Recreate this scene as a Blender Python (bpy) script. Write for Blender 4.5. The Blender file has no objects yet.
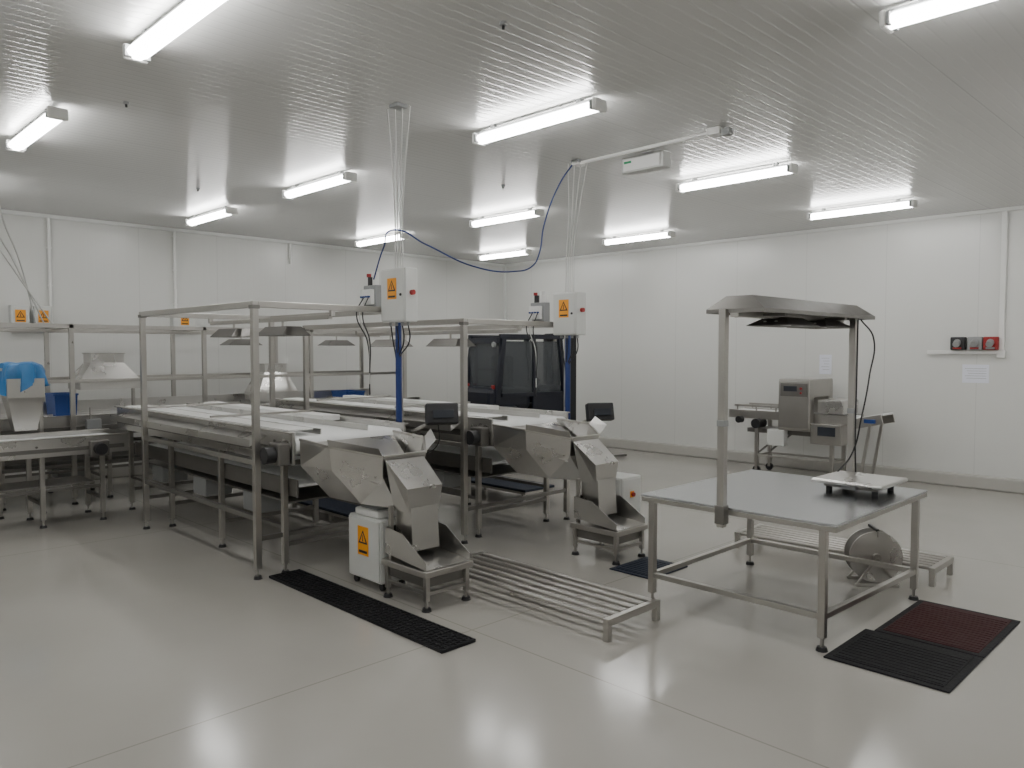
import bpy, bmesh, math, random
from mathutils import Vector, Matrix
random.seed(3)
COL=bpy.context.scene.collection
# ---------------------------------------------------------------- materials
def mat(name,color,rough=.5,metal=0.0,noise=0.0,nscale=8,emit=0,spec=.5,bump=0,ecol=(1,1,1)):
    m=bpy.data.materials.new(name);m.use_nodes=True;nt=m.node_tree;b=nt.nodes['Principled BSDF']
    c=(*color,1)
    b.inputs['Base Color'].default_value=c;b.inputs['Roughness'].default_value=rough;b.inputs['Metallic'].default_value=metal
    b.inputs['Specular IOR Level'].default_value=spec
    if emit:
        b.inputs['Emission Color'].default_value=(*ecol,1);b.inputs['Emission Strength'].default_value=emit
    if noise or bump:
        tc=nt.nodes.new('ShaderNodeTexCoord');n=nt.nodes.new('ShaderNodeTexNoise');n.inputs['Scale'].default_value=nscale;n.inputs['Detail'].default_value=5
        nt.links.new(tc.outputs['Object'],n.inputs['Vector'])
        if noise:
            r=nt.nodes.new('ShaderNodeMapRange');r.inputs['To Min'].default_value=rough-noise;r.inputs['To Max'].default_value=rough+noise
            nt.links.new(n.outputs['Fac'],r.inputs['Value']);nt.links.new(r.outputs[0],b.inputs['Roughness'])
            mx=nt.nodes.new('ShaderNodeMix');mx.data_type='RGBA'
            mx.inputs[6].default_value=tuple(x*(1-noise) for x in color)+(1,);mx.inputs[7].default_value=tuple(min(1,x*(1+noise)) for x in color)+(1,)
            nt.links.new(n.outputs['Fac'],mx.inputs[0]);nt.links.new(mx.outputs[2],b.inputs['Base Color'])
        if bump:
            bp=nt.nodes.new('ShaderNodeBump');bp.inputs['Strength'].default_value=bump;bp.inputs['Distance'].default_value=.01
            nt.links.new(n.outputs['Fac'],bp.inputs['Height']);nt.links.new(bp.outputs[0],b.inputs['Normal'])
    return m
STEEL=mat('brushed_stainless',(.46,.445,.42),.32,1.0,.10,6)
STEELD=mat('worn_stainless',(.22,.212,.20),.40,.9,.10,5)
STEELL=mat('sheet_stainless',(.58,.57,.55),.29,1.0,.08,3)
TABLE=mat('table_sheet',(.47,.485,.505),.20,1.0,.05,3)
BELT=mat('white_belt',(.82,.83,.82),.42,0,.04,5)
WHITE=mat('white_plastic',(.80,.80,.78),.4)
CAB=mat('cabinet_paint',(.60,.61,.59),.4,0,.03)
GREY=mat('grey_plastic',(.30,.31,.31),.5)
BLACK=mat('black_plastic',(.015,.015,.017),.45)
RUB=mat('black_rubber',(.014,.014,.016),.75,0,.1,40,bump=.4,spec=.3)
RUBB=mat('dark_blue_rubber',(.014,.02,.036),.65,0,.1,40,bump=.4,spec=.3)
REDM=mat('maroon_rubber',(.045,.012,.013),.7,0,.12,30,bump=.4,spec=.3)
NAVY=mat('truck_paint',(.012,.014,.024),.3)
GLASS=mat('dark_glass',(.04,.045,.055),.1)
YEL=mat('warning_yellow',(.85,.34,.012),.5)
RED=mat('red_plastic',(.32,.015,.015),.4)
BLUE=mat('blue_plastic',(.010,.05,.22),.45)
BAG=mat('blue_film',(.035,.19,.45),.35,0,.1,8,bump=.8)
BLUEP=mat('blue_sleeve',(.012,.035,.17),.4)
GREEN=mat('green_plastic',(.02,.30,.12),.5)
PAPER=mat('paper',(.80,.82,.90),.8)
CABLEW=mat('white_cable',(.6,.6,.58),.5)
LAMP=mat('tube_diffuser',(.95,.97,1),.3,emit=30,ecol=(1,.99,.97))
TRIM=mat('trim_pvc',(.74,.75,.73),.4)
KERB=mat('kerb_paint',(.45,.44,.41),.5,0,.04)
def math_node(nt,op,a,b=None,c=None):
    n=nt.nodes.new('ShaderNodeMath');n.operation=op
    for i,v in enumerate((a,b,c)):
        if v is None: continue
        if isinstance(v,(int,float)): n.inputs[i].default_value=v
        else: nt.links.new(v,n.inputs[i])
    return n.outputs[0]
def ribbed(name,color,rough,axis,period,panel,strength,groovew=.14,jointdark=.75,spec=.5):
    m=bpy.data.materials.new(name);m.use_nodes=True;nt=m.node_tree;b=nt.nodes['Principled BSDF']
    tc=nt.nodes.new('ShaderNodeTexCoord');s=nt.nodes.new('ShaderNodeSeparateXYZ');nt.links.new(tc.outputs['Object'],s.inputs[0])
    a=s.outputs[axis]
    f=math_node(nt,'FRACT',math_node(nt,'DIVIDE',a,period))
    g=math_node(nt,'ABSOLUTE',math_node(nt,'SUBTRACT',f,.5))
    g=math_node(nt,'MINIMUM',math_node(nt,'DIVIDE',g,groovew),1.0)
    pf=math_node(nt,'FRACT',math_node(nt,'DIVIDE',a,panel))
    pj=math_node(nt,'LESS_THAN',math_node(nt,'ABSOLUTE',math_node(nt,'SUBTRACT',pf,.5)),.004/panel*1.2)
    bp=nt.nodes.new('ShaderNodeBump');bp.inputs['Strength'].default_value=strength;bp.inputs['Distance'].default_value=.004
    nt.links.new(g,bp.inputs['Height']);nt.links.new(bp.outputs[0],b.inputs['Normal'])
    mx=nt.nodes.new('ShaderNodeMix');mx.data_type='RGBA';mx.inputs[6].default_value=(*color,1);mx.inputs[7].default_value=tuple(c*jointdark for c in color)+(1,)
    nt.links.new(pj,mx.inputs[0]);nt.links.new(mx.outputs[2],b.inputs['Base Color'])
    b.inputs['Roughness'].default_value=rough;b.inputs['Specular IOR Level'].default_value=spec
    return m
CEIL=ribbed('ceiling_panels',(.62,.62,.605),.21,1,.085,1.1,.34,jointdark=.85,spec=.42)
WALLX=ribbed('wall_panels_left',(.67,.675,.65),.30,0,.10,1.15,.08,jointdark=.88)
WALLY=ribbed('wall_panels_right',(.70,.705,.68),.30,1,.10,1.15,.08,jointdark=.88)
def floor_mat():
    m=bpy.data.materials.new('epoxy_floor');m.use_nodes=True;nt=m.node_tree;b=nt.nodes['Principled BSDF']
    tc=nt.nodes.new('ShaderNodeTexCoord');n=nt.nodes.new('ShaderNodeTexNoise');n.inputs['Scale'].default_value=.7;n.inputs['Detail'].default_value=6
    nt.links.new(tc.outputs['Object'],n.inputs['Vector'])
    cr=nt.nodes.new('ShaderNodeValToRGB');cr.color_ramp.elements[0].position=.3;cr.color_ramp.elements[0].color=(.37,.355,.325,1)
    cr.color_ramp.elements[1].position=.7;cr.color_ramp.elements[1].color=(.405,.39,.36,1);nt.links.new(n.outputs['Fac'],cr.inputs[0])
    s=nt.nodes.new('ShaderNodeSeparateXYZ');nt.links.new(tc.outputs['Object'],s.inputs[0])
    def joint(o,off,per):
        f=math_node(nt,'FRACT',math_node(nt,'ADD',math_node(nt,'DIVIDE',math_node(nt,'SUBTRACT',o,off),per),.5))
        return math_node(nt,'LESS_THAN',math_node(nt,'ABSOLUTE',math_node(nt,'SUBTRACT',f,.5)),.005/per)
    j=math_node(nt,'MAXIMUM',joint(s.outputs[0],3.25,4.2),joint(s.outputs[1],3.65,4.2))
    mx=nt.nodes.new('ShaderNodeMix');mx.data_type='RGBA';nt.links.new(j,mx.inputs[0]);nt.links.new(cr.outputs[0],mx.inputs[6]);mx.inputs[7].default_value=(.28,.267,.24,1)
    nt.links.new(mx.outputs[2],b.inputs['Base Color'])
    n2=nt.nodes.new('ShaderNodeTexNoise');n2.inputs['Scale'].default_value=1.6;n2.inputs['Detail'].default_value=2;nt.links.new(tc.outputs['Object'],n2.inputs['Vector'])
    r=nt.nodes.new('ShaderNodeMapRange');r.inputs['To Min'].default_value=.12;r.inputs['To Max'].default_value=.19;nt.links.new(n2.outputs['Fac'],r.inputs['Value']);nt.links.new(r.outputs[0],b.inputs['Roughness'])
    bp=nt.nodes.new('ShaderNodeBump');bp.inputs['Strength'].default_value=.07;bp.inputs['Distance'].default_value=.02
    nt.links.new(n2.outputs['Fac'],bp.inputs['Height']);nt.links.new(bp.outputs[0],b.inputs['Normal'])
    return m
FLOOR=floor_mat()
# ---------------------------------------------------------------- builder
class Obj:
    def __init__(s,name,loc=(0,0,0),rot=0,world=True):
        s.e=bpy.data.objects.new(name,None);COL.objects.link(s.e);s.e.location=loc;s.e.rotation_euler=(0,0,rot);s.e.empty_display_size=.1
        s.off=Vector(loc) if world else Vector((0,0,0));s.p={}
    def bm(s,part,m,smooth=False,solid=0,bevel=.003):
        if part not in s.p: s.p[part]=[bmesh.new(),m,smooth,solid,bevel]
        return s.p[part][0]
    def box(s,part,m,x0,x1,y0,y1,z0,z1,bevel=.003,rz=0,rx=0,ry=0):
        b=s.bm(part,m,bevel=bevel);c=Vector(((x0+x1)/2,(y0+y1)/2,(z0+z1)/2))-s.off
        M=Matrix.Translation(c)@Matrix.Rotation(rz,4,'Z')@Matrix.Rotation(ry,4,'Y')@Matrix.Rotation(rx,4,'X')@Matrix.Diagonal((abs(x1-x0),abs(y1-y0),abs(z1-z0),1))
        bmesh.ops.create_cube(b,size=1,matrix=M)
    def cyl(s,part,m,p0,p1,r,r2=None,seg=16):
        b=s.bm(part,m,smooth=True);p0=Vector(p0)-s.off;p1=Vector(p1)-s.off;d=p1-p0
        q=d.to_track_quat('Z','Y').to_matrix().to_4x4()
        bmesh.ops.create_cone(b,cap_ends=True,segments=seg,radius1=r,radius2=r if r2 is None else r2,depth=d.length,matrix=Matrix.Translation((p0+p1)/2)@q)
    def bar(s,part,m,p0,p1,w,h=None):
        h=h or w;b=s.bm(part,m);p0=Vector(p0)-s.off;p1=Vector(p1)-s.off;d=p1-p0
        q=d.to_track_quat('Y','Z').to_matrix().to_4x4()
        bmesh.ops.create_cube(b,size=1,matrix=Matrix.Translation((p0+p1)/2)@q@Matrix.Diagonal((w,d.length,h,1)))
    def mesh(s,part,m,verts,faces,solid=.004):
        b=s.bm(part,m,solid=solid,bevel=0);vs=[b.verts.new(Vector(v)-s.off) for v in verts]
        for f in faces:
            try:b.faces.new([vs[i] for i in f])
            except ValueError: pass
    def cable(s,part,m,pts,r=.006):
        c=bpy.data.curves.new(part,'CURVE');c.dimensions='3D';c.bevel_depth=r;c.bevel_resolution=2
        sp=c.splines.new('BEZIER');sp.bezier_points.add(len(pts)-1)
        for q,v in zip(sp.bezier_points,pts):
            q.co=Vector(v)-s.off;q.handle_left_type=q.handle_right_type='AUTO'
        c.materials.append(m);o=bpy.data.objects.new(part,c);COL.objects.link(o);o.parent=s.e
    def done(s):
        for k,(b,m,sm,so,bv) in s.p.items():
            me=bpy.data.meshes.new(k);
            if not so: bmesh.ops.recalc_face_normals(b,faces=b.faces)
            b.to_mesh(me);b.free();me.materials.append(m)
            o=bpy.data.objects.new(k,me);COL.objects.link(o);o.parent=s.e
            if so:
                md=o.modifiers.new('s','SOLIDIFY');md.thickness=so;md.offset=0
            elif sm:
                for f in me.polygons: f.use_smooth=True
                try: me.set_sharp_from_angle(angle=math.radians(40))
                except Exception: pass
            elif bv:
                md=o.modifiers.new('b','BEVEL');md.width=bv;md.segments=2;md.limit_method='ANGLE'
        return s.e
def single(name,m,verts,faces):
    me=bpy.data.meshes.new(name);me.from_pydata(verts,[],faces);me.materials.append(m);o=bpy.data.objects.new(name,me);COL.objects.link(o);return o
def slab(name,m,x0,x1,y0,y1,z0,z1,bevel=0):
    v=[(x,y,z) for z in(z0,z1) for y in(y0,y1) for x in(x0,x1)]
    f=[(0,2,3,1),(4,5,7,6),(0,1,5,4),(2,6,7,3),(0,4,6,2),(1,3,7,5)]
    o=single(name,m,v,f)
    if bevel:
        md=o.modifiers.new('b','BEVEL');md.width=bevel;md.segments=2
    return o
# ---------------------------------------------------------------- room
RX,LY,H=11.37,11.70,3.6
MX,MY=-3.5,-3.5
slab('floor',FLOOR,MX-.2,RX+.2,MY-.2,LY+.2,-.2,0)
slab('ceiling',CEIL,MX-.2,RX+.2,MY-.2,LY+.2,H,H+.2)
slab('wall_left',WALLX,MX-.2,RX+.2,LY,LY+.2,0,H)
slab('wall_right',WALLY,RX,RX+.2,MY-.2,LY,0,H)
slab('wall_near',WALLX,MX-.2,RX,MY-.2,MY,0,H)
slab('wall_rear',WALLY,MX-.2,MX,MY,LY,0,H)
slab('baseboard_right',KERB,RX-.12,RX,MY,LY-.12,0,.17,.02)
slab('baseboard_left',KERB,MX,RX,LY-.12,LY,0,.17,.02)
slab('trim_1',TRIM,RX-.05,RX,MY,LY,H-.05,H,.01)
slab('trim_2',TRIM,MX,RX-.05,LY-.05,LY,H-.05,H,.01)
slab('trim_3',TRIM,RX-.05,RX,LY-.05,LY,.17,H-.05,.01)
# ---------------------------------------------------------------- ceiling lights
def light_fix(x,y):
    o=Obj('fluorescent_ceiling_light',(x,y,H-.10));L=.61
    o.box('housing',GREY,x-.030,x+.030,y-L,y+L,H-.046,H-.028,.004)
    for s in(-1,1):
        ya,yb=sorted((y+s*L,y+s*(L+.035)));o.box('end_caps',WHITE,x-.07,x+.07,ya,yb,H-.125,H-.035,.014)
        ya,yb=sorted((y+s*(L-.02),y+s*(L+.0)));o.box('clips',GREY,x-.072,x+.072,ya,yb,H-.115,H-.05,.004)
    b=o.bm('diffuser',LAMP,smooth=True,bevel=0);N=10
    ring=[(math.cos(2*math.pi*i/N)*.062,math.sin(2*math.pi*i/N)*.036) for i in range(N)]
    vs=[[b.verts.new(Vector((x+a,yy,H-.084+c))-o.off) for a,c in ring] for yy in(y-L,y+L)]
    for i in range(N): b.faces.new([vs[0][i],vs[0][(i+1)%N],vs[1][(i+1)%N],vs[1][i]])
    for yy in(-.45,.45): o.box('brackets',GREY,x-.02,x+.02,y+yy-.02,y+yy+.02,H-.03,H-.001,0)
    o.done()
YS={-1.1:(-1.9,1.0,4.1,7.2,10.0),1.65:(-1.9,1.0,4.15,7.0,9.98),4.3:(-1.9,.92,4.1,7.25,9.90),7.1:(-1.9,.7,4.0,7.3,10.1),9.8:(-1.9,.7,3.80,7.15,10.1)}
for x,ys in YS.items():
    for y in ys: light_fix(x,y)
# ---------------------------------------------------------------- shared parts
def foot(o,x,y,z=.09,m=STEEL):
    o.cyl('feet',BLACK,(x,y,0.001),(x,y,.025),.035,.028);o.cyl('foot_stems',m,(x,y,.02),(x,y,z+.02),.011)
def post(o,x,y,z1,w=.05,part='posts',m=STEEL,z0=.08):
    o.box(part,m,x-w/2,x+w/2,y-w/2,y+w/2,z0,z1);foot(o,x,y,z0)
def sign(o,p,n,w=.11,h=.17):
    x,y,z=p
    def ext(u,v,d):
        return (x-d,y+u,z+v) if n=='-x' else (x+u,y-d,z+v)
    def prism(part,m,pts,d0,d1):
        k=len(pts);vs=[ext(u,v,d0) for u,v in pts]+[ext(u,v,d1) for u,v in pts]
        b=o.bm(part,m,bevel=0);V=[b.verts.new(Vector(q)-o.off) for q in vs]
        b.faces.new(V[:k]);b.faces.new(V[k:])
        for i in range(k): b.faces.new([V[i],V[(i+1)%k],V[k+(i+1)%k],V[k+i]])
    prism('warning_label',YEL,[(-w/2,-h/2),(w/2,-h/2),(w/2,h/2),(-w/2,h/2)],.0005,.003)
    t=w*.42;c=h*.12
    prism('warning_triangle',BLACK,[(-t,-t*.8+c),(t,-t*.8+c),(0,t*.95+c)],.003,.004)
    prism('warning_symbol',YEL,[(-t*.62,-t*.58+c),(t*.62,-t*.58+c),(0,t*.6+c)],.004,.005)
    prism('warning_bolt',BLACK,[(-.006,-t*.5+c),(.006,-t*.5+c),(.003,t*.3+c),(-.003,t*.3+c)],.005,.006)
    prism('warning_text',BLACK,[(-w*.38,-h*.42),(w*.38,-h*.42),(w*.38,-h*.33),(-w*.38,-h*.33)],.003,.004)
def hood(o,x,y,z,along='y',L=.5):
    lx,ly=(.14,L/2) if along=='y' else (L/2,.14)
    v=[(x-lx,y-ly,z-.1),(x+lx,y-ly,z-.1),(x+lx,y+ly,z-.1),(x-lx,y+ly,z-.1),(x-lx*.5,y-ly*.8,z-.02),(x+lx*.5,y-ly*.8,z-.02),(x+lx*.5,y+ly*.8,z-.02),(x-lx*.5,y+ly*.8,z-.02)]
    o.mesh('lamp_hoods',STEELD,v,[(0,1,5,4),(1,2,6,5),(2,3,7,6),(3,0,4,7),(4,5,6,7)],.006)
    o.cyl('lamp_stems',STEEL,(x,y,z-.03),(x,y,z+.06),.012)
    o.box('lamp_glass',GREY,x-lx*.6,x+lx*.6,y-ly*.7,y+ly*.7,z-.06,z-.045,.002)
def gantry(name,x0,x1,ys,z,hoods=(),bluepost=None):
    o=Obj(name,(x0,ys[0],0))
    for y in ys:
        for x in(x0,x1):
            post(o,x,y,z)
            o.box('joints',STEELD,x-.032,x+.032,y-.032,y+.032,z-.06,z-.03,.002)
        o.box('cross_bars',STEEL,x0+.025,x1-.025,y-.025,y+.025,z-.05,z)
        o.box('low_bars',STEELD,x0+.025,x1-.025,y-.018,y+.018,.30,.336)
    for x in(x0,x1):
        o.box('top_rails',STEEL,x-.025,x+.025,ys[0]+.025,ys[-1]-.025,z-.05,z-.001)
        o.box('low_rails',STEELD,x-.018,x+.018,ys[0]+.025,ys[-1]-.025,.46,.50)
        o.box('mid_rails',STEEL,x-.02,x+.02,ys[0]+.025,ys[-1]-.025,.90,.94)
    xc=(x0+x1)/2
    o.box('lamp_rail',STEEL,xc-.02,xc+.02,ys[0]+.025,ys[-1]-.025,z-.12,z-.08)
    for y in ys: o.box('lamp_rail',STEEL,xc-.02,xc+.02,y-.02,y+.02,z-.10,z-.04)
    for y in hoods: hood(o,xc,y,z-.15)
    if bluepost:
        x,y=bluepost;o.cyl('blue_sleeve',BLUEP,(x-.045,y-.05,1.0),(x-.045,y-.05,z-.1),.028)
    return o
def conveyor(name,loc,L,W,z,rot=0,sideh=.2,nleg=4,dividers=(),lower=False,belt=BELT):
    o=Obj(name,loc,rot,world=False);w=W/2
    for s in(-1,1):
        o.box('side_panels',STEELL,s*w-.012,s*w+.012,0,L,z-sideh,z+.03,.004)
        o.box('side_lips',STEEL,s*(w+.02)-.02,s*(w+.02)+.02,0,L,z+.022,z+.034,.003)
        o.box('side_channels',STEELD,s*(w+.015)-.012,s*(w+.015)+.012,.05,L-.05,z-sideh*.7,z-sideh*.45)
        for i in range(int(L/.5)):
            y=.25+i*.5
            o.cyl('bolts',STEELD,(s*(w+.027),y,z-.05),(s*(w+.036),y,z-.05),.012,seg=8)
    o.box('belt',belt,-w+.02,w-.02,.05,L-.05,z-.045,z-.012,.002)
    o.box('return_belt',belt,-w+.02,w-.02,.05,L-.05,z-.15,z-.14,.002)
    for y in(.06,L-.06): o.cyl('drums',belt,(-w+.02,y,z-.078),(w-.02,y,z-.078),.066,seg=24)
    o.box('slider_bed',STEELD,-w+.012,w-.012,.1,L-.1,z-.06,z-.046)
    for d in dividers:
        o.box('dividers',STEELL,d-.006,d+.006,.1,L-.1,z-.012,z+.035,.002)
    for i in range(nleg):
        y=.25+(L-.5)*i/(nleg-1)
        for s in(-1,1): post(o,s*(w-.05),y,z-sideh+.03,.045,'legs')
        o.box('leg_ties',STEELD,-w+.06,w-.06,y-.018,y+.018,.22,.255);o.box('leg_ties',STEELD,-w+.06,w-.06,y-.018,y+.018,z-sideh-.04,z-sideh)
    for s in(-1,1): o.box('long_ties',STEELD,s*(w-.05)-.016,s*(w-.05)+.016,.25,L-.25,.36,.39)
    if lower:
        o.box('lower_belt',belt,-w+.1,w-.1,.1,L-.3,z-.42,z-.40,.002)
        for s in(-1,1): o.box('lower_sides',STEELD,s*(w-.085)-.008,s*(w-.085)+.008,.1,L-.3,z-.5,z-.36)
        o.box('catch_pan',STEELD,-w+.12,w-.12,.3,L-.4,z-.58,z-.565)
        for i in range(3):
            y=.9+i*1.1;o.box('drive_boxes',GREY,-w+.15,-w+.42,y,y+.3,z-.76,z-.58,.01)
    return o
# ---------------------------------------------------------------- lines
def line(xc,W,yh,L,z):
    o=conveyor('sorting_conveyor',(xc,yh,0),L,W,z,dividers=(-W*.22,W*.2),nleg=4,lower=True,sideh=.22)
    w=W/2
    o.cyl('gear_motor',BLACK,(-w-.20,.1,z-.14),(-w-.03,.1,z-.14),.065,seg=20)
    o.box('gear_box',STEELD,-w-.12,-w-.02,.02,.18,z-.22,z-.05,.01)
    o.cyl('bearing',STEELD,(-w-.03,.06,z-.08),(-w-.015,.06,z-.08),.05)
    o.box('guard_plate',WHITE,-w+.02,-w*.55,.12,L-.2,z+.03,z+.042)
    o.box('raised_lane',WHITE,w*.62,w-.02,1.0,L-.3,z+.0,z+.05)
    for i in range(2): o.box('lane_bridges',STEEL,-w,w,1.5+i*1.6,1.53+i*1.6,z+.05,z+.07)
    o.mesh('side_trough',STEELL,[(-w-.02,.4,z-.02),(-w-.02,L-.3,z-.02),(-w-.17,L-.3,z-.10),(-w-.17,.4,z-.10),(-w-.17,.4,z-.04),(-w-.17,L-.3,z-.04)],[(0,1,2,3),(3,2,5,4)])
    o.done()
def chute(xc,W,yh,z):
    o=Obj('weighing_chute',(xc,yh-.6,0));w=W/2
    A=[(xc-w,yh,z),(xc+w,yh,z),(xc+w,yh-.42,z-.02),(xc+w*.5,yh-.72,z-.09),(xc-w*.4,yh-.72,z-.09),(xc-w,yh-.42,z-.02)]
    B=[(xc-w,yh-.01,z-.20),(xc+w,yh-.01,z-.20),(xc+w*.92,yh-.40,z-.20),(xc+w*.47,yh-.70,z-.25),(xc-w*.37,yh-.70,z-.25),(xc-w*.92,yh-.40,z-.20)]
    C=[(xc-w*.62,yh-.15,z-.45),(xc+w*.62,yh-.15,z-.45),(xc+w*.5,yh-.5,z-.46),(xc+.15,yh-.84,z-.46),(xc-.13,yh-.84,z-.46),(xc-w*.5,yh-.5,z-.46)]
    n=6;V=A+B+C;F=[(i,(i+1)%n,n+(i+1)%n,n+i) for i in range(1,6)]
    F+=[(n+i,n+(i+1)%n,2*n+(i+1)%n,2*n+i) for i in range(n)]
    o.mesh('hopper',STEELL,V,F,.004)
    for i in range(1,6): o.bar('rim',STEEL,A[i],A[(i+1)%6],.02)
    o.mesh('inner_slide',STEELL,[(xc-w+.02,yh-.02,z-.03),(xc+w-.02,yh-.02,z-.03),(xc+.2,yh-.68,z-.30),(xc-.2,yh-.68,z-.30)],[(0,1,2,3)],.003)
    o.mesh('wings',STEELL,[A[2],A[3],(xc+w*.70,yh-.74,z+.0),(xc+w+.04,yh-.46,z+.05)],[(0,1,2,3)],.003)
    o.mesh('wings',STEELL,[A[5],A[4],(xc-w*.55,yh-.76,z-.02),(xc-w-.04,yh-.46,z+.04)],[(0,1,2,3)],.003)
    o.mesh('spout',STEELL,[(xc-w*.36,yh-.73,z-.12),(xc+w*.44,yh-.73,z-.12),(xc+.17,yh-.98,z-.30),(xc-.15,yh-.98,z-.30),(xc+.14,yh-.97,z-.48),(xc-.12,yh-.97,z-.48),(xc-.14,yh-.80,z-.46),(xc+.16,yh-.80,z-.46)],
        [(0,1,2,3),(3,2,4,5),(0,3,5,6),(1,2,4,7)],.003)
    cx0,cx1,cy0,cy1=xc-.12,xc+.12,yh-.98,yh-.80
    o.mesh('column',STEELL,[(cx0,cy0,z-.44),(cx1,cy0,z-.44),(cx1,cy1,z-.44),(cx0,cy1,z-.44),(cx0,cy0-.02,.36),(cx1,cy0-.02,.36),(cx1,cy1,.34),(cx0,cy1,.34)],[(0,1,5,4),(1,2,6,5),(2,3,7,6),(3,0,4,7)],.004)
    sx0,sx1=xc-.20,xc+.20;y0,y1=yh-1.25,yh-.78
    o.mesh('scoop',STEELL,[(sx0,y0,.29),(sx1,y0,.29),(sx1,y1,.33),(sx0,y1,.33),(sx0,y1,.52),(sx1,y1,.52),(sx0,y1-.2,.50),(sx1,y1-.2,.50),(sx0,y0,.34),(sx1,y0,.34)],
        [(0,1,2,3),(2,3,4,5),(3,4,6,8,0),(2,5,7,9,1)],.004)
    o.box('base_plate',STEEL,sx0-.02,sx1+.02,y0-.02,y1+.03,.24,.285,.006)
    o.box('base_skirt',STEELD,sx0+.02,sx1-.02,y0+.03,y1,.16,.24,.004)
    for x in(sx0+.02,sx1-.02):
        for y in(y0+.02,y1-.0): post(o,x,y,.25,.035,'legs',z0=.07)
    o.box('leg_ties',STEEL,sx0+.02,sx1-.02,y0+.005,y0+.03,.11,.135)
    o.box('leg_ties',STEEL,sx0+.01,sx0+.03,y0,y1,.11,.135)
    for s in(-1,1): o.box('hopper_struts',STEEL,xc+s*.16-.015,xc+s*.16+.015,y1-.03,y1,.28,z-.44)
    o.done()
ZB=1.13
line(3.50,1.06,5.40,4.0,ZB);chute(3.44,.88,5.36,ZB-.02)
line(5.42,1.06,5.20,4.2,ZB);chute(5.30,.88,5.16,ZB-.02)
g=gantry('steel_gantry_frame',2.79,4.17,(5.66,8.05),2.18,hoods=(6.5,7.5),bluepost=(4.17,5.66));g.done()
g=gantry('steel_gantry_frame',4.68,6.12,(5.36,8.2),2.09,hoods=(6.4,7.5),bluepost=(6.12,5.36));g.done()
def gbox(name,x0,x1,y0,y1,z0,z1,px,py,zt):
    o=Obj(name,((x0+x1)/2,(y0+y1)/2,z0))
    o.box('enclosure',CAB,x0,x1,y0,y1,z0,z1,.01)
    o.box('door_panel',CAB,x0-.012,x0,y0+.012,y1-.012,z0+.012,z1-.012,.006)
    o.cyl('door_lock',BLACK,(x0-.02,y0+.05,(z0+z1)/2),(x0-.01,y0+.05,(z0+z1)/2),.012)
    for i in range(4):
        yy=y0+.05+i*(y1-y0-.1)/3;o.cyl('cable_glands',GREY,((x0+x1)/2,yy,z0-.03),((x0+x1)/2,yy,z0),.014)
        o.cable('gland_cable_%d'%i,BLACK,[((x0+x1)/2,yy,z0-.02),((x0+x1)/2+.04,yy+.03,z0-.14),(px-.04,py-.04+.01*i,z0-.35),(px-.04,py-.04+.01*i,1.2)],.006)
    sign(o,(x0-.012,(y0+y1)/2,z0+(z1-z0)*.62),'-x',.13,.18)
    o.bar('bracket',STEEL,(x1,y1-.05,z0+.1),(px,py-.025,z0+.06),.03)
    o.cyl('isolator_switch',RED,((x0+x1)/2,y0,z0+.25),((x0+x1)/2,y0-.03,z0+.25),.022);o.done()
gbox('electrical_control_box',3.95,4.08,5.27,5.62,2.04,2.50,4.17,5.66,2.18)
gbox('electrical_control_box',5.86,6.01,5.01,5.325,1.95,2.38,6.12,5.36,2.09)
for(x,y,z) in((4.17,6.05,2.181),(6.12,5.75,2.092)):
    o=Obj('pneumatic_valve_unit',(x,y,z))
    o.box('manifold',GREY,x-.05,x+.05,y-.1,y+.1,z,z+.22,.008)
    o.cyl('filter_bowl',WHITE,(x-.02,y-.06,z+.22),(x-.02,y-.06,z+.34),.03);o.cyl('regulator',BLACK,(x,y+.05,z+.22),(x,y+.05,z+.30),.028)
    o.box('valve_block',WHITE,x-.09,x-.05,y-.08,y+.08,z+.04,z+.18,.004)
    for i in range(4): o.cyl('push_fittings',BLUE,(x-.11,y-.06+i*.04,z+.11),(x-.09,y-.06+i*.04,z+.11),.009)
    o.cyl('emergency_button',RED,(x-.02,y+.05,z+.3),(x-.02,y+.05,z+.33),.022)
    for k in range(3): o.cable('hose_%d'%k,(BLACK,CABLEW,BLACK)[k],[(x-.1,y-.06+.04*k,z+.11),(x-.16,y-.05+.05*k,z-.05),(x-.05,y+.02*k,z-.3),(x-.04,y+.02,z-.6-.1*k)],.006)
    o.done()
for(x,y,z) in((4.22,5.12,1.16),(6.13,4.92,1.08)):
    o=Obj('weighing_indicator',(x,y,z))
    o.box('case',BLACK,x-.14,x+.14,y-.04,y+.05,z,z+.18,.012,rz=math.radians(-30),rx=math.radians(-15))
    o.box('screen',GLASS,x-.12,x+.06,y-.062,y-.045,z+.06,z+.13,.002,rz=math.radians(-30),rx=math.radians(-15))
    o.bar('bracket',STEEL,(x,y+.02,z+.05),(x-.1,y+.3,z-.08),.03)
    o.cable('lead',BLACK,[(x,y+.05,z+.02),(x+.02,y+.1,z-.2),(x-.1,y+.3,z-.3)],.005);o.done()
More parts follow.
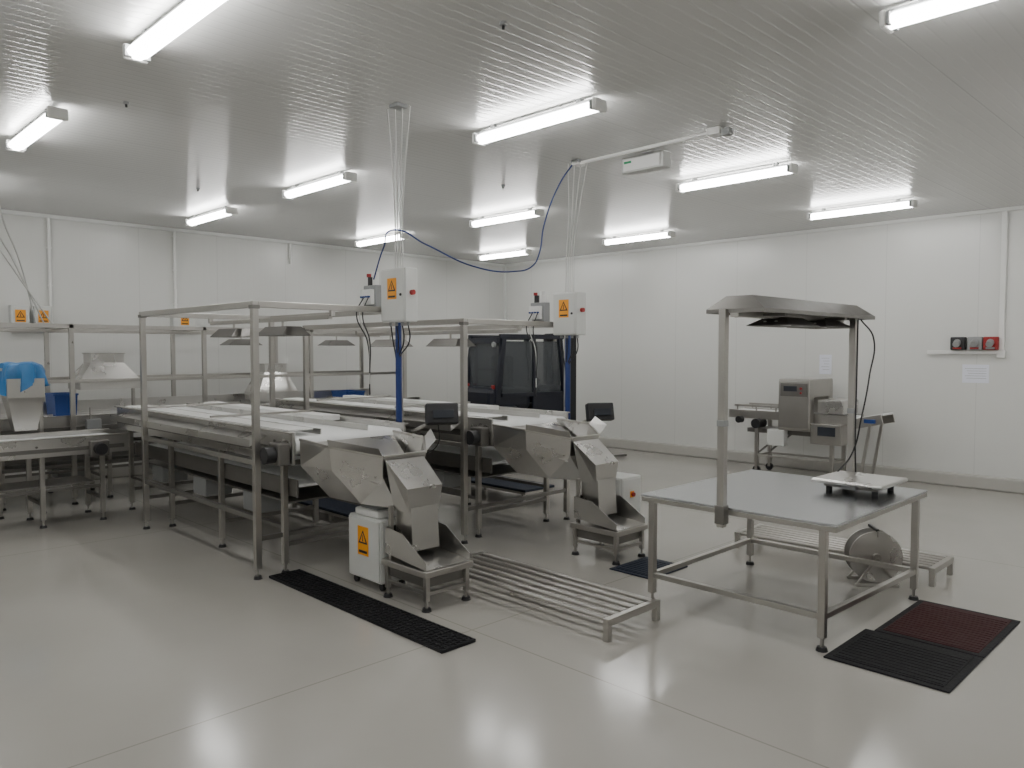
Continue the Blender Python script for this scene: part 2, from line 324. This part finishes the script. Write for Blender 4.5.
def fcab(x0,x1,y0,y1,z0,z1,top):
    o=Obj('electrical_cabinet',((x0+x1)/2,(y0+y1)/2,0))
    o.box('body',CAB,x0,x1,y0,y1,z0,z1,.01);o.box('door_panel',CAB,x0-.014,x0,y0+.012,y1-.012,z0+.012,z1-.012,.006)
    o.box('side_panel',CAB,x0+.012,x1-.012,y0-.006,y0,z0+.02,z1-.02,.003)
    for x in(x0+.04,x1-.04):
        for y in(y0+.04,y1-.04): o.cyl('castors',BLACK,(x-.012,y,z0*.45+.001),(x+.012,y,z0*.45+.001),z0*.45);o.cyl('castor_stems',STEEL,(x,y,z0*.5),(x,y,z0+.01),.01)
    sign(o,(x0-.014,(y0+y1)/2,z0+(z1-z0)*.62),'-x',.14,.22)
    xc=(x0+x1)/2;zs=z0+(z1-z0)*.68
    o.box('switch_plate',YEL,xc-.03,xc+.03,y0-.012,y0-.006,zs-.03,zs+.03,.003);o.cyl('rotary_switch',RED,(xc,y0-.01,zs),(xc,y0-.035,zs),.02)
    if top:
        o.box('controller',WHITE,x0+.01,x1-.05,y0+.06,y1-.06,z1,z1+.055,.015);o.box('controller_face',GREY,x0+.04,x1-.08,y0+.10,y1-.10,z1+.055,z1+.068,.004)
        o.cable('controller_lead',BLACK,[(x1-.06,y0+.1,z1+.03),(x1-.03,y0-.02,z1+.02),(x1-.03,y0-.03,z1-.12),(x1-.05,y0-.02,.2)],.006)
    o.done()
fcab(3.27,3.53,4.68,5.10,.06,.54,True)
fcab(5.76,6.06,4.36,4.68,.08,.60,False)
# ---------------------------------------------------------------- table
o=Obj('packing_table',(5.22,2.5,0));X0,X1,Y0,Y1=4.45,6.04,1.82,3.20;Z=.785
o.box('table_top',TABLE,X0,X1,Y0,Y1,Z-.018,Z,.004)
for s in(0,1):
    o.box('top_skirt',STEEL,X0+.002,X1-.002,(Y0+.003,Y1-.013)[s],(Y0+.013,Y1-.003)[s],Z-.05,Z-.017)
    o.box('top_skirt',STEEL,(X0+.003,X1-.013)[s],(X0+.013,X1-.003)[s],Y0+.002,Y1-.002,Z-.05,Z-.017)
lx=(X0+.06,X1-.12);ly=(Y0+.10,Y1-.06)
for k,x in enumerate(lx):
    yy0=ly[0] if k==0 else ly[0]-.06
    for y in (yy0,ly[1]): post(o,x,y,Z-.02,.045,'legs')
    o.box('lower_rails',STEEL,x-.018,x+.018,yy0,ly[1],.19,.226);o.box('upper_rails',STEEL,x-.016,x+.016,yy0,ly[1],Z-.055,Z-.02)
o.bar('lower_rails',STEEL,(lx[0],ly[0],.208),(lx[1],ly[0]-.06,.208),.036);o.box('lower_rails',STEEL,lx[0],lx[1],ly[1]-.018,ly[1]+.018,.19,.226)
o.done()
o=Obj('table_lamp_canopy',(5.2,2.47,.6));yc=2.48
for x,yy in((X0-.025,yc+.07),(X1+.025,yc-.10)):
    o.box('uprights',STEEL,x-.024,x+.024,yy-.024,yy+.024,.66,2.06)
    o.box('clamps',STEELD,x-.032,x+.032,yy-.034,yy+.034,.68,.80,.004)
    o.box('clamp_sleeves',GREY,x-.028,x+.028,yy-.028,yy+.028,1.31,1.35,.004)
a,b=X0-.02,X1+.18
zb,zt=2.035,2.145
def ring(x0,x1,hw,z): return [(x0,yc-hw,z),(x1,yc-hw,z),(x1,yc+hw,z),(x0,yc+hw,z)]
V=ring(a,b,.20,zb)+ring(a,b,.20,zb+.025)+ring(a+.06,b-.08,.09,zt)
F=[(8,9,10,11)]
for i in range(4):
    j=(i+1)%4;F+=[(i,j,4+j,4+i),(4+i,4+j,8+j,8+i)]
o.mesh('canopy',STEELD,V,F,.004)
o.box('beam',STEEL,X0-.02,X1+.02,yc-.03,yc+.03,2.01,2.05)
o.box('beam_ribs',STEELD,X0+.3,X0+.34,yc-.18,yc+.18,2.02,2.04);o.box('beam_ribs',STEELD,X1-.34,X1-.3,yc-.18,yc+.18,2.02,2.04)
for x in(5.1,5.7):
    o.mesh('lamp_reflectors',STEELD,[(x-.24,yc-.15,1.965),(x+.24,yc-.15,1.965),(x+.24,yc+.15,1.965),(x-.24,yc+.15,1.965),(x-.12,yc-.08,2.02),(x+.12,yc-.08,2.02),(x+.12,yc+.08,2.02),(x-.12,yc+.08,2.02)],[(0,1,5,4),(1,2,6,5),(2,3,7,6),(3,0,4,7),(4,5,6,7)],.004)
    o.cyl('tubes',WHITE,(x-.19,yc-.04,1.985),(x+.19,yc-.04,1.985),.013);o.cyl('tubes',WHITE,(x-.19,yc+.04,1.985),(x+.19,yc+.04,1.985),.013)
o.cable('power_lead',BLACK,[(6.05,2.32,2.03),(6.14,2.26,1.9),(6.08,2.26,1.6),(6.0,2.28,1.3),(5.97,2.34,1.0),(5.86,2.40,.87)],.006)
o.cable('power_lead_2',BLACK,[(6.045,2.34,2.03),(6.055,2.345,1.6),(6.05,2.345,1.1),(6.06,2.34,.82)],.006)
o.done()
o=Obj('platform_scale',(5.70,2.17,Z))
o.box('base_frame',STEELD,5.52,5.88,1.98,2.36,Z+.03,Z+.055,.006)
o.box('load_plate',STEELL,5.44,5.94,1.92,2.42,Z+.06,Z+.09,.012)
o.box('load_cell',STEELD,5.61,5.75,2.07,2.27,Z+.045,Z+.07)
for x in(5.55,5.85):
    for y in(2.01,2.33): o.cyl('feet',BLACK,(x,y,Z+.0005),(x,y,Z+.035),.022)
o.box('bubble_level_housing',GREY,5.49,5.53,2.12,2.22,Z+.028,Z+.055,.004)
o.done()
o=Obj('hose_reel',(6.12,2.22,0),math.radians(38),world=False)
for s in(-.07,.06): o.cyl('flanges',STEELL,(s,0,.22),(s+.012,0,.22),.195,seg=40)
o.cyl('drum',STEELD,(-.06,0,.22),(.06,0,.22),.10,seg=24);o.cyl('hub',STEEL,(-.1,0,.22),(.1,0,.22),.03)
o.cyl('wound_hose',WHITE,(-.05,0,.22),(.05,0,.22),.14,seg=32)
for s in(-.1,.1):
    o.bar('stand',STEEL,(s,0,.22),(s,-.15,.012),.016);o.bar('stand',STEEL,(s,0,.22),(s,.15,.012),.016);o.bar('stand',STEEL,(s,-.16,.012),(s,.16,.012),.022)
o.bar('handle',BLACK,(-.1,-.0,.43),(.1,0,.43),.02);o.bar('handle_arms',STEEL,(.1,0,.22),(.1,0,.43),.012);o.bar('handle_arms',STEEL,(-.1,0,.38),(-.1,0,.43),.012)
o.done()
# ---------------------------------------------------------------- racks
def rack(x0,x1,y0,y1,n=6,z=.13):
    o=Obj('tubular_floor_rack',((x0+x1)/2,(y0+y1)/2,0))
    for y in(y0,y1):
        o.box('end_bars',STEEL,x0-.02,x1+.02,y-.022,y+.022,z-.035,z+.012,.004)
        for x in(x0,x1): o.box('feet',STEEL,x-.02,x+.02,y-.02,y+.02,.0,z-.03)
    for i in range(n):
        x=x0+.02+(x1-x0-.04)*i/(n-1);o.cyl('tubes',STEEL,(x,y0+.02,z),(x,y1-.02,z),.016)
    o.box('centre_bar',STEEL,x0,x1,(y0+y1)/2-.015,(y0+y1)/2+.015,z-.045,z-.015)
    o.done()
rack(3.72,4.24,2.92,4.62);rack(6.36,6.80,1.87,3.50)
# ---------------------------------------------------------------- mats
def gridmat(name,x0,x1,y0,y1,m,h=.016,step=.06):
    o=Obj(name,((x0+x1)/2,(y0+y1)/2,0))
    o.box('base',m,x0,x1,y0,y1,.0005,h*.6,.002)
    nx=max(2,round((x1-x0)/step));ny=max(2,round((y1-y0)/step))
    for i in range(nx+1):
        x=x0+.006+(x1-x0-.012)*i/nx;o.box('ribs',m,x-.005,x+.005,y0,y1,h*.4,h,0)
    for j in range(ny+1):
        y=y0+.006+(y1-y0-.012)*j/ny;o.box('ribs',m,x0,x1,y-.005,y+.005,h*.4,h,0)
    o.done()
gridmat('rubber_floor_grating',2.86,3.13,3.48,5.62,RUB,.02,.045)
def slabmat(name,x0,x1,y0,y1,m,edge,h=.016):
    o=Obj(name,((x0+x1)/2,(y0+y1)/2,0))
    o.box('border',edge,x0,x1,y0,y1,.0005,h*.7,.006);o.box('pad',m,x0+.04,x1-.04,y0+.04,y1-.04,h*.5,h,.004)
    n=int((x1-x0-.1)/.045)
    for i in range(n):
        x=x0+.06+i*.045;o.box('tread',m,x,x+.022,y0+.05,y1-.05,h*.9,h+.003,.001)
    o.done()
slabmat('anti_fatigue_mat',4.41,5.05,1.20,1.87,RUB,RUB)
slabmat('anti_fatigue_mat',5.06,5.92,1.20,1.82,REDM,RUB)
slabmat('anti_fatigue_mat',4.96,5.48,3.46,3.88,RUBB,RUBB)
def bench(x0,x1,y0,y1,z):
    o=Obj('standing_platform',((x0+x1)/2,(y0+y1)/2,0))
    o.box('deck',RUBB,x0,x1,y0,y1,z-.03,z,.006)
    o.box('frame',STEEL,x0+.01,x1-.01,y0+.01,y1-.01,z-.06,z-.03)
    for x in(x0+.05,x1-.05):
        for y in(y0+.08,(y0+y1)/2,y1-.08): o.box('legs',STEEL,x-.02,x+.02,y-.02,y+.02,0,z-.05)
    o.done()
bench(6.25,6.75,6.1,8.4,.2);bench(4.25,4.60,6.2,7.9,.14)
# ---------------------------------------------------------------- far-left sorting area
o=conveyor('feed_conveyor',(1.25,9.08,0),1.62,.62,.88,rot=-math.pi/2,nleg=3,sideh=.16)
o.cyl('gear_motor',BLACK,(.33,1.3,.78),(.50,1.3,.78),.06);o.box('gear_box',STEELD,.33,.42,1.22,1.40,.70,.86,.01)
o.box('lower_shelf',STEELD,-.25,.25,.3,1.3,.40,.42);o.done()
o=conveyor('grading_conveyor',(0.6,10.45,0),7.2,.8,1.0,rot=-math.pi/2,nleg=7,sideh=.22,dividers=(.1,),lower=True)
o.box('back_guard',STEELL,-.42,-.40,.3,6.8,1.03,1.16)
for i in range(5):
    y=.9+i*1.3;o.box('actuator_blocks',GREY,.43,.50,y,y+.16,.84,.98,.006);o.cyl('actuator_rods',STEEL,(.46,y+.05,.98),(.46,y+.05,1.12),.01)
o.done()
def gantryx(name,x0,x1,xs,y0,y1,z):
    o=Obj(name,(x0,y0,0))
    for x in xs:
        for y in(y0,y1): post(o,x,y,z)
        o.box('cross_bars',STEEL,x-.025,x+.025,y0+.025,y1-.025,z-.05,z)
    for y in(y0,y1):
        o.box('top_rails',STEEL,x0,x1,y-.025,y+.025,z-.05,z-.001);o.box('mid_rails',STEEL,x0,x1,y-.02,y+.02,1.42,1.46);o.box('low_rails',STEELD,x0,x1,y-.018,y+.018,.44,.48)
    yc=(y0+y1)/2;o.box('lamp_rail',STEEL,x0,x1,yc-.02,yc+.02,z-.09,z-.05)
    for x in(4.95,6.5): hood(o,x,yc,z-.13,'x',.5)
    o.done()
gantryx('steel_gantry_frame',1.1,7.3,(1.1,2.65,4.2,5.75,7.3),9.93,10.97,2.1)
def hop(x,y,z0,z1,w=.34):
    o=Obj('discharge_hopper',(x,y,z0));a=w;b=w*.55;c=w*.75
    def q(r,s,z): return [(x-r,y-s,z),(x+r,y-s,z),(x+r,y+s,z),(x-r,y+s,z)]
    V=q(b,b*.8,z1)+q(b,b*.8,z1-.12)+q(a,c,z0+.12)+q(a,c,z0)
    F=[(4*k+i,4*k+(i+1)%4,4*k+4+(i+1)%4,4*k+4+i) for k in range(3) for i in range(4)]
    o.mesh('shell',STEELL,V,F,.004)
    for s in(-1,1): o.box('side_brackets',STEEL,x+s*a-.015,x+s*a+.015,y-.03,y+.03,1.035,z0+.1)
    o.box('flange',STEEL,x-b-.015,x+b+.015,y-b*.8-.015,y+b*.8+.015,z1-.006,z1+.004)
    o.done()
hop(3.15,10.45,1.32,1.76,.34);hop(5.4,10.45,1.08,1.6,.3)
o=Obj('bag_filling_stand',(2.0,9.6,0))
for x in(1.85,2.25): post(o,x,9.62,1.64,.04)
o.box('top_bar',STEEL,1.83,2.27,9.60,9.64,1.60,1.64);o.box('arms',STEEL,1.83,1.87,9.45,9.62,1.58,1.61);o.box('arms',STEEL,2.23,2.27,9.45,9.62,1.58,1.61)
o.box('low_bar',STEEL,1.83,2.27,9.60,9.64,.3,.34)
b=o.bm('blue_bag',BAG,smooth=True);N=36;rings=[]
random.seed(11);ph=[random.uniform(0,6.28) for _ in range(6)]
for k,(zz,r) in enumerate([(1.66,.04),(1.67,.12),(1.65,.17),(1.59,.20),(1.52,.205),(1.45,.21),(1.39,.22)]):
    row=[]
    for i in range(N):
        t=2*math.pi*i/N
        wv=1+(.05+.02*k)*math.sin(6*t+ph[0]+.3*k)+(.03+.012*k)*math.sin(11*t+ph[1]-.4*k)
        hz=.02*math.sin(3*t+ph[2])*min(k,3)/3+(.055*math.sin(2*t+ph[3]) if k==6 else 0)
        row.append(b.verts.new(Vector((2.05+math.cos(t)*r*wv,9.46+math.sin(t)*r*.75*wv,zz+hz))-o.off))
    rings.append(row)
for k in range(6):
    for i in range(N): b.faces.new([rings[k][i],rings[k][(i+1)%N],rings[k+1][(i+1)%N],rings[k+1][i]])
b.faces.new(rings[0])
def q(r,s,z): return [(2.05-r,9.44-s,z),(2.05+r,9.44-s,z),(2.05+r,9.44+s,z),(2.05-r,9.44+s,z)]
o.mesh('steel_funnel',STEELL,q(.17,.13,1.5)+q(.17,.13,1.30)+q(.10,.08,.95),[(4*k+i,4*k+(i+1)%4,4*k+4+(i+1)%4,4*k+4+i) for k in range(2) for i in range(4)],.004)
o.done()
def crate(x,y,z,w=.2,l=.28,h=.2,m=BLUE,name='blue_plastic_crate'):
    o=Obj(name,(x,y,z));t=.012
    o.box('bottom',m,x-w+.02,x+w-.02,y-l+.02,y+l-.02,z+.001,z+t)
    v=lambda s,zz:[(x-s*w,y-s*l,zz),(x+s*w,y-s*l,zz),(x+s*w,y+s*l,zz),(x-s*w,y+s*l,zz)]
    o.mesh('sides',m,v(.9,z+.006)+v(1,z+h),[(0,1,5,4),(1,2,6,5),(2,3,7,6),(3,0,4,7)],.008)
    V=v(1.0,z+h)
    for i in range(4): o.bar('rim',m,V[i],V[(i+1)%4],.03,.02)
    o.done()
crate(2.66,10.42,.99,.12,.20,.28);crate(6.7,10.45,.99,.16,.22,.16)
for x in(2.40,2.66):
    o=Obj('wall_junction_box',(x+.11,LY,2.2))
    o.box('enclosure',CAB,x,x+.21,LY-.13,LY-.001,2.05,2.38,.008);o.box('lid',CAB,x+.01,x+.2,LY-.14,LY-.13,2.06,2.37,.004)
    sign(o,(x+.105,LY-.14,2.24),'-y',.12,.16);o.done()
o=Obj('wall_junction_box',(4.6,LY,2.2));o.box('enclosure',CAB,4.44,4.78,LY-.13,LY-.001,2.1,2.36,.008);o.box('lid',CAB,4.45,4.77,LY-.14,LY-.13,2.11,2.35,.004);sign(o,(4.61,LY-.14,2.25),'-y',.12,.16);o.done()
for x,z0 in((2.88,2.05),(4.52,2.37),(6.40,3.22)):
    o=Obj('wall_conduit',(x,LY-.03,z0));o.cyl('pipe',WHITE,(x,LY-.03,z0),(x,LY-.03,H-.051),.02)
    z=z0+.1
    while z<H-.1: o.box('clips',WHITE,x-.03,x+.03,LY-.035,LY-.001,z,z+.02,.002);z+=.5
    o.done()
o=Obj('wall_conduit',(RX-.03,2.6,1.74))
o.box('vertical_duct',WHITE,RX-.05,RX-.001,2.565,2.625,1.74,H-.051,.004);o.box('horizontal_duct',WHITE,RX-.05,RX-.001,2.625,3.46,1.745,1.795,.004)
o.box('junction',WHITE,RX-.06,RX-.001,2.55,2.64,1.70,1.80,.004);o.done()
o=Obj('industrial_wall_socket',(RX-.06,2.88,1.9))
for i,(y,m) in enumerate(((3.08,BLACK),(2.88,GREY),(2.70,RED))):
    o.box('body_%d'%i,m,RX-.11,RX-.001,y-.085,y+.085,1.80,1.97,.012)
    o.cyl('sockets',GREY,(RX-.10,y,1.90),(RX-.17,y,1.87),.045,.04);o.box('flaps_%d'%i,RED if i!=2 else GREY,RX-.125,RX-.11,y-.05,y+.05,1.81,1.835,.004)
o.done()
for y0,y1,z0,z1 in((2.73,3.04,1.37,1.61),(4.77,4.95,1.44,1.73)):
    o=Obj('wall_notice',(RX,(y0+y1)/2,z0));o.box('sheet',PAPER,RX-.006,RX-.001,y0,y1,z0,z1,0)
    for k in range(5):
        zz=z1-.05-k*(z1-z0-.08)/5;o.box('text_lines',GREY,RX-.007,RX-.006,y0+.03,y1-.03-.02*(k%3),zz-.004,zz,0)
    o.done()
# ---------------------------------------------------------------- metal detector
o=Obj('metal_detector_conveyor',(10.65,4.8,0));xa,xb=10.40,10.86
for y in(5.45,4.35):
    for x in(xa+.03,xb-.03):
        o.box('legs',STEEL,x-.025,x+.025,y-.025,y+.025,.12,.86);o.cyl('castors',BLACK,(x-.018,y,.056),(x+.018,y,.056),.055);o.box('castor_forks',STEEL,x-.025,x+.025,y-.02,y+.02,.06,.125)
    o.box('ties',STEEL,xa+.03,xb-.03,y-.015,y+.015,.25,.28)
for x in(xa+.03,xb-.03): o.box('ties',STEEL,x-.015,x+.015,4.35,5.45,.25,.28);o.bar('braces',STEELD,(x,5.43,.3),(x,4.9,.75),.025)
for x in(xa,xb): o.box('side_rails',STEEL,x-.012,x+.012,4.1,5.88,.80,.92)
o.box('belt',BELT,xa+.015,xb-.015,4.12,5.86,.88,.905);
for y in(4.14,5.84): o.cyl('rollers',BELT,(xa+.015,y,.865),(xb-.015,y,.865),.035)
o.box('drip_tray',STEELD,xa+.02,xb-.02,4.4,5.6,.60,.66)
o.box('guide_rails',STEEL,xa+.0,xa+.02,5.1,5.8,.97,1.0);o.box('guide_rails',STEEL,xb-.02,xb,5.1,5.8,.97,1.0)
for y in(5.15,5.45,5.75): o.box('guide_posts',STEEL,xa-.005,xa+.015,y-.01,y+.01,.92,.98);o.box('guide_posts',STEEL,xb-.015,xb+.005,y-.01,y+.01,.92,.98)
hx0,hx1,hy0,hy1=10.24,10.99,4.58,5.04
o.box('head_sides',STEEL,hx0,xa-.02,hy0,hy1,.70,1.38,.02);o.box('head_sides',STEEL,xb+.02,hx1,hy0,hy1,.70,1.38,.02)
o.box('head_top',STEEL,hx0+.004,hx1-.004,hy0+.002,hy1-.002,1.14,1.40,.02);o.box('head_bottom',STEEL,hx0+.01,hx1-.01,hy0+.002,hy1-.002,.68,.795,.01)
o.box('control_panel',STEELD,hx0-.02,hx0,hy0+.04,hy1-.04,1.16,1.34,.006);o.box('screen',GLASS,hx0-.024,hx0-.02,hy0+.18,hy1-.09,1.23,1.30,0);o.cyl('buttons',RED,(hx0-.035,hy0+.12,1.27),(hx0-.02,hy0+.12,1.27),.018);o.cyl('buttons',GREEN,(hx0-.035,hy0+.12,1.21),(hx0-.02,hy0+.12,1.21),.014)
o.box('reject_cover',STEELL,xa-.03,xb+.03,4.18,4.54,.93,1.12,.02);o.box('reject_bin',STEEL,xa-.14,xa+.28,4.16,4.58,.52,.80,.01);o.box('reject_window',GLASS,xa-.144,xa-.14,4.24,4.48,.64,.76,0);o.box('motor_box',CAB,xa-.16,xa-.03,4.95,5.2,.45,.68,.01)
o.cyl('drive_motor',BLACK,(xa-.12,5.4,.74),(xa+.1,5.4,.74),.07);o.cyl('drive_motor',BLACK,(xa-.10,5.68,.78),(xa-.01,5.68,.78),.05)
for x in(xa+.02,xb-.02):
    o.bar('outfeed_sides',STEEL,(x,4.12,.80),(x,3.70,.90),.02,.13);o.bar('outfeed_legs',STEEL,(x,3.85,.82),(x,3.98,.0),.035)
o.bar('outfeed_belt',BELT,((xa+xb)/2,4.12,.86),((xa+xb)/2,3.70,.96),xb-xa-.08,.03)
o.box('blue_guard',BLUE,xa-.02,xa+.02,3.78,3.92,.84,.89)
o.box('outfeed_base',STEEL,xa,xb,3.93,4.0,.0,.03)
o.done()
# ---------------------------------------------------------------- forklift
o=Obj('forklift_truck',(8.62,8.50,0),math.radians(-12),world=False)
o.box('counterweight',NAVY,-.95,-.35,-.50,.50,.16,.98,.08);o.box('counterweight_hood',NAVY,-.85,-.1,-.44,.44,.9,1.24,.08)
for i in range(5): o.box('vent_slats',BLACK,-.96,-.945,-.3,.3,.40+i*.05,.42+i*.05,.002)
o.box('chassis',NAVY,-.4,.62,-.48,.48,.22,.55,.04);o.box('dashboard',NAVY,.38,.6,-.40,.40,.5,1.25,.04)
o.box('seat_base',BLACK,-.35,.1,-.26,.26,.55,.98,.03);o.box('seat_back',BLACK,-.42,-.30,-.26,.26,1.1,1.72,.05)
for y in(-.46,.46):
    o.bar('guard_pillars',NAVY,(-.74,y,1.0),(-.62,y,1.98),.07);o.bar('guard_pillars',NAVY,(.58,y,.55),(.40,y,1.98),.07);o.bar('roof_sides',NAVY,(-.68,y,2.0),(.46,y,2.0),.07,.07)
    o.box('door_frames',NAVY,-.10,-.05,y-.02,y+.02,.55,1.97);o.box('door_sills',NAVY,-.65,.5,y-.02,y+.02,1.10,1.16);o.box('door_panels',NAVY,-.1,.5,y-.01,y+.01,.55,1.12)
for i in range(7): x=-.62+i*.17;o.box('roof_bars',NAVY,x-.02,x+.02,-.45,.45,1.985,2.01)
WIN=bpy.data.materials.new('cab_glass');WIN.use_nodes=True;nt=WIN.node_tree;pb=nt.nodes['Principled BSDF'];pb.inputs['Base Color'].default_value=(.08,.09,.10,1);pb.inputs['Roughness'].default_value=.05;pb.inputs['Alpha'].default_value=.68
o.box('windows',WIN,-.69,-.685,-.43,.43,1.18,1.9,0)
for y in(-.46,.46): o.box('windows',WIN,-.64,-.11,y-.003,y+.003,1.16,1.93,0);o.box('windows',WIN,-.04,.42,y-.003,y+.003,1.16,1.93,0)
o.box('logo_plate',WHITE,-.957,-.951,-.14,.14,.80,.85,0)
o.box('rear_crossbars',NAVY,-.73,-.67,-.46,.46,1.90,1.98);o.box('rear_crossbars',NAVY,-.75,-.69,-.46,.46,1.12,1.19)
for y in(-.38,.38): o.box('tail_lights',RED,-.77,-.74,y-.04,y+.04,1.22,1.28,.01);o.cyl('work_lamps',GREY,(-.76,y,1.88),(-.72,y,1.88),.04)
for x,r in((-.6,.26),(.42,.31)):
    for s in(-1,1):
        o.cyl('tyres',RUB,(x,s*.36,r),(x,s*.54,r),r,seg=32);o.cyl('rims',GREY,(x,s*.535,r),(x,s*.55,r),r*.55)
for y in(-.32,.32): o.box('mast_channels',BLACK,.68,.80,y-.05,y+.05,.06,2.06);o.box('inner_mast',STEELD,.78,.86,y*.8-.03,y*.8+.03,.06,2.0)
for z in(.3,1.1,2.0): o.box('mast_ties',BLACK,.69,.79,-.34,.34,z,z+.07)
o.cyl('lift_cylinder',STEEL,(.74,0,.3),(.74,0,1.7),.035)
o.box('carriage',BLACK,.86,.91,-.48,.48,.25,.32);o.box('carriage',BLACK,.86,.91,-.48,.48,.55,.62)
for y in(-.28,.28): o.box('forks',STEELD,.88,.93,y-.05,y+.05,.03,.65);o.box('forks',STEELD,.88,1.9,y-.05,y+.05,.02,.055)
o.cyl('steering_column',BLACK,(.42,0,1.1),(.2,0,1.25),.02);o.cyl('steering_wheel',BLACK,(.19,0,1.24),(.175,0,1.255),.16,seg=24)
o.done()
# ---------------------------------------------------------------- ceiling services
o=Obj('ceiling_conduit',(5.64,4.0,H-.03))
o.cyl('pipe',WHITE,(5.63,3.34,H-.03),(5.65,4.82,H-.03),.016);o.box('junction_box',WHITE,5.58,5.70,3.28,3.40,H-.06,H-.001,.008);o.box('junction_box',WHITE,5.60,5.72,4.78,4.86,H-.05,H-.001,.008)
o.box('end_cap',GREY,5.60,5.66,3.2,3.28,H-.08,H-.02,.01);o.done()
o=Obj('emergency_light',(5.86,4.18,H-.1));o.box('housing',CAB,5.80,5.93,3.96,4.42,H-.17,H-.03,.012);o.box('lens',WHITE,5.79,5.80,3.99,4.39,H-.155,H-.05,.004);o.box('mount',WHITE,5.84,5.90,4.1,4.28,H-.03,H-.001);o.box('charge_indicator',GREEN,5.786,5.79,4.30,4.38,H-.09,H-.07,0);o.done()
def drop(p,q,n,name='hanging_power_cables'):
    o=Obj(name,p)
    o.box('ceiling_rose',GREY,p[0]-.05,p[0]+.05,p[1]-.05,p[1]+.05,H-.03,H-.001,.006)
    for i in range(n):
        f=(i/(n-1)-.5)*.9
        m=[p[k]*.5+q[k]*.5 for k in range(3)]
        o.cable('cable_%d'%(i+1),CABLEW,[(p[0]-.08*f,p[1]+.20*f,H-.02),(m[0]-.05*f,m[1]+.10*f,m[2]+.15),(q[0]-.04*f,q[1]+.06*f,q[2]+.35),(q[0],q[1]+.12*f,q[2])],.006)
    return o
o=drop((3.44,4.66,H),(4.02,5.45,2.50),4);o.done()
o=drop((5.65,4.82,H),(5.94,5.17,2.38),4);o.done()
o=Obj('blue_air_hose',(4.9,5.2,2.6))
o.cable('hose',BLUEP,[(4.10,5.95,2.45),(4.0,5.65,2.70),(3.93,5.40,2.82),(4.2,5.32,2.72),(4.7,5.25,2.56),(5.15,5.18,2.54),(5.40,5.16,2.62),(5.46,5.14,2.74),(5.48,5.10,3.0),(5.55,4.95,3.4),(5.62,4.84,3.58)],.007);o.done()
o=Obj('hanging_power_cables',(1.6,8.2,H));o.box('ceiling_rose',GREY,1.5,1.62,8.1,8.22,H-.03,H-.001,.006)
for i in range(3): o.cable('cable_%d'%(i+1),CABLEW,[(1.56,8.16,H-.02),(1.75-.07*i,8.7+.1*i,3.1),(2.05-.05*i,9.4,2.7),(2.3+.08*i,9.93,2.1)],.008)
o.done()
for x,y in((2.0,6.0),(5.9,6.1),(3.0,3.1),(3.6,8.6)):
    o=Obj('ceiling_sensor',(x,y,H));o.cyl('base',GREY,(x,y,H-.02),(x,y,H-.001),.02);o.cyl('bulb',BLACK,(x,y,H-.04),(x,y,H-.02),.008);o.done()
# ---------------------------------------------------------------- camera, world
cd=bpy.data.cameras.new('camera');cd.sensor_width=36;cd.lens=770/1024*36;cd.clip_start=.05
cam=bpy.data.objects.new('camera',cd);COL.objects.link(cam);cam.location=(0,0,1.8);cam.rotation_euler=(math.radians(90-2.53),0,math.radians(-44.7));bpy.context.scene.camera=cam
w=bpy.data.worlds.new('world');bpy.context.scene.world=w;w.use_nodes=True;w.node_tree.nodes['Background'].inputs[0].default_value=(.5,.52,.55,1);w.node_tree.nodes['Background'].inputs[1].default_value=.2
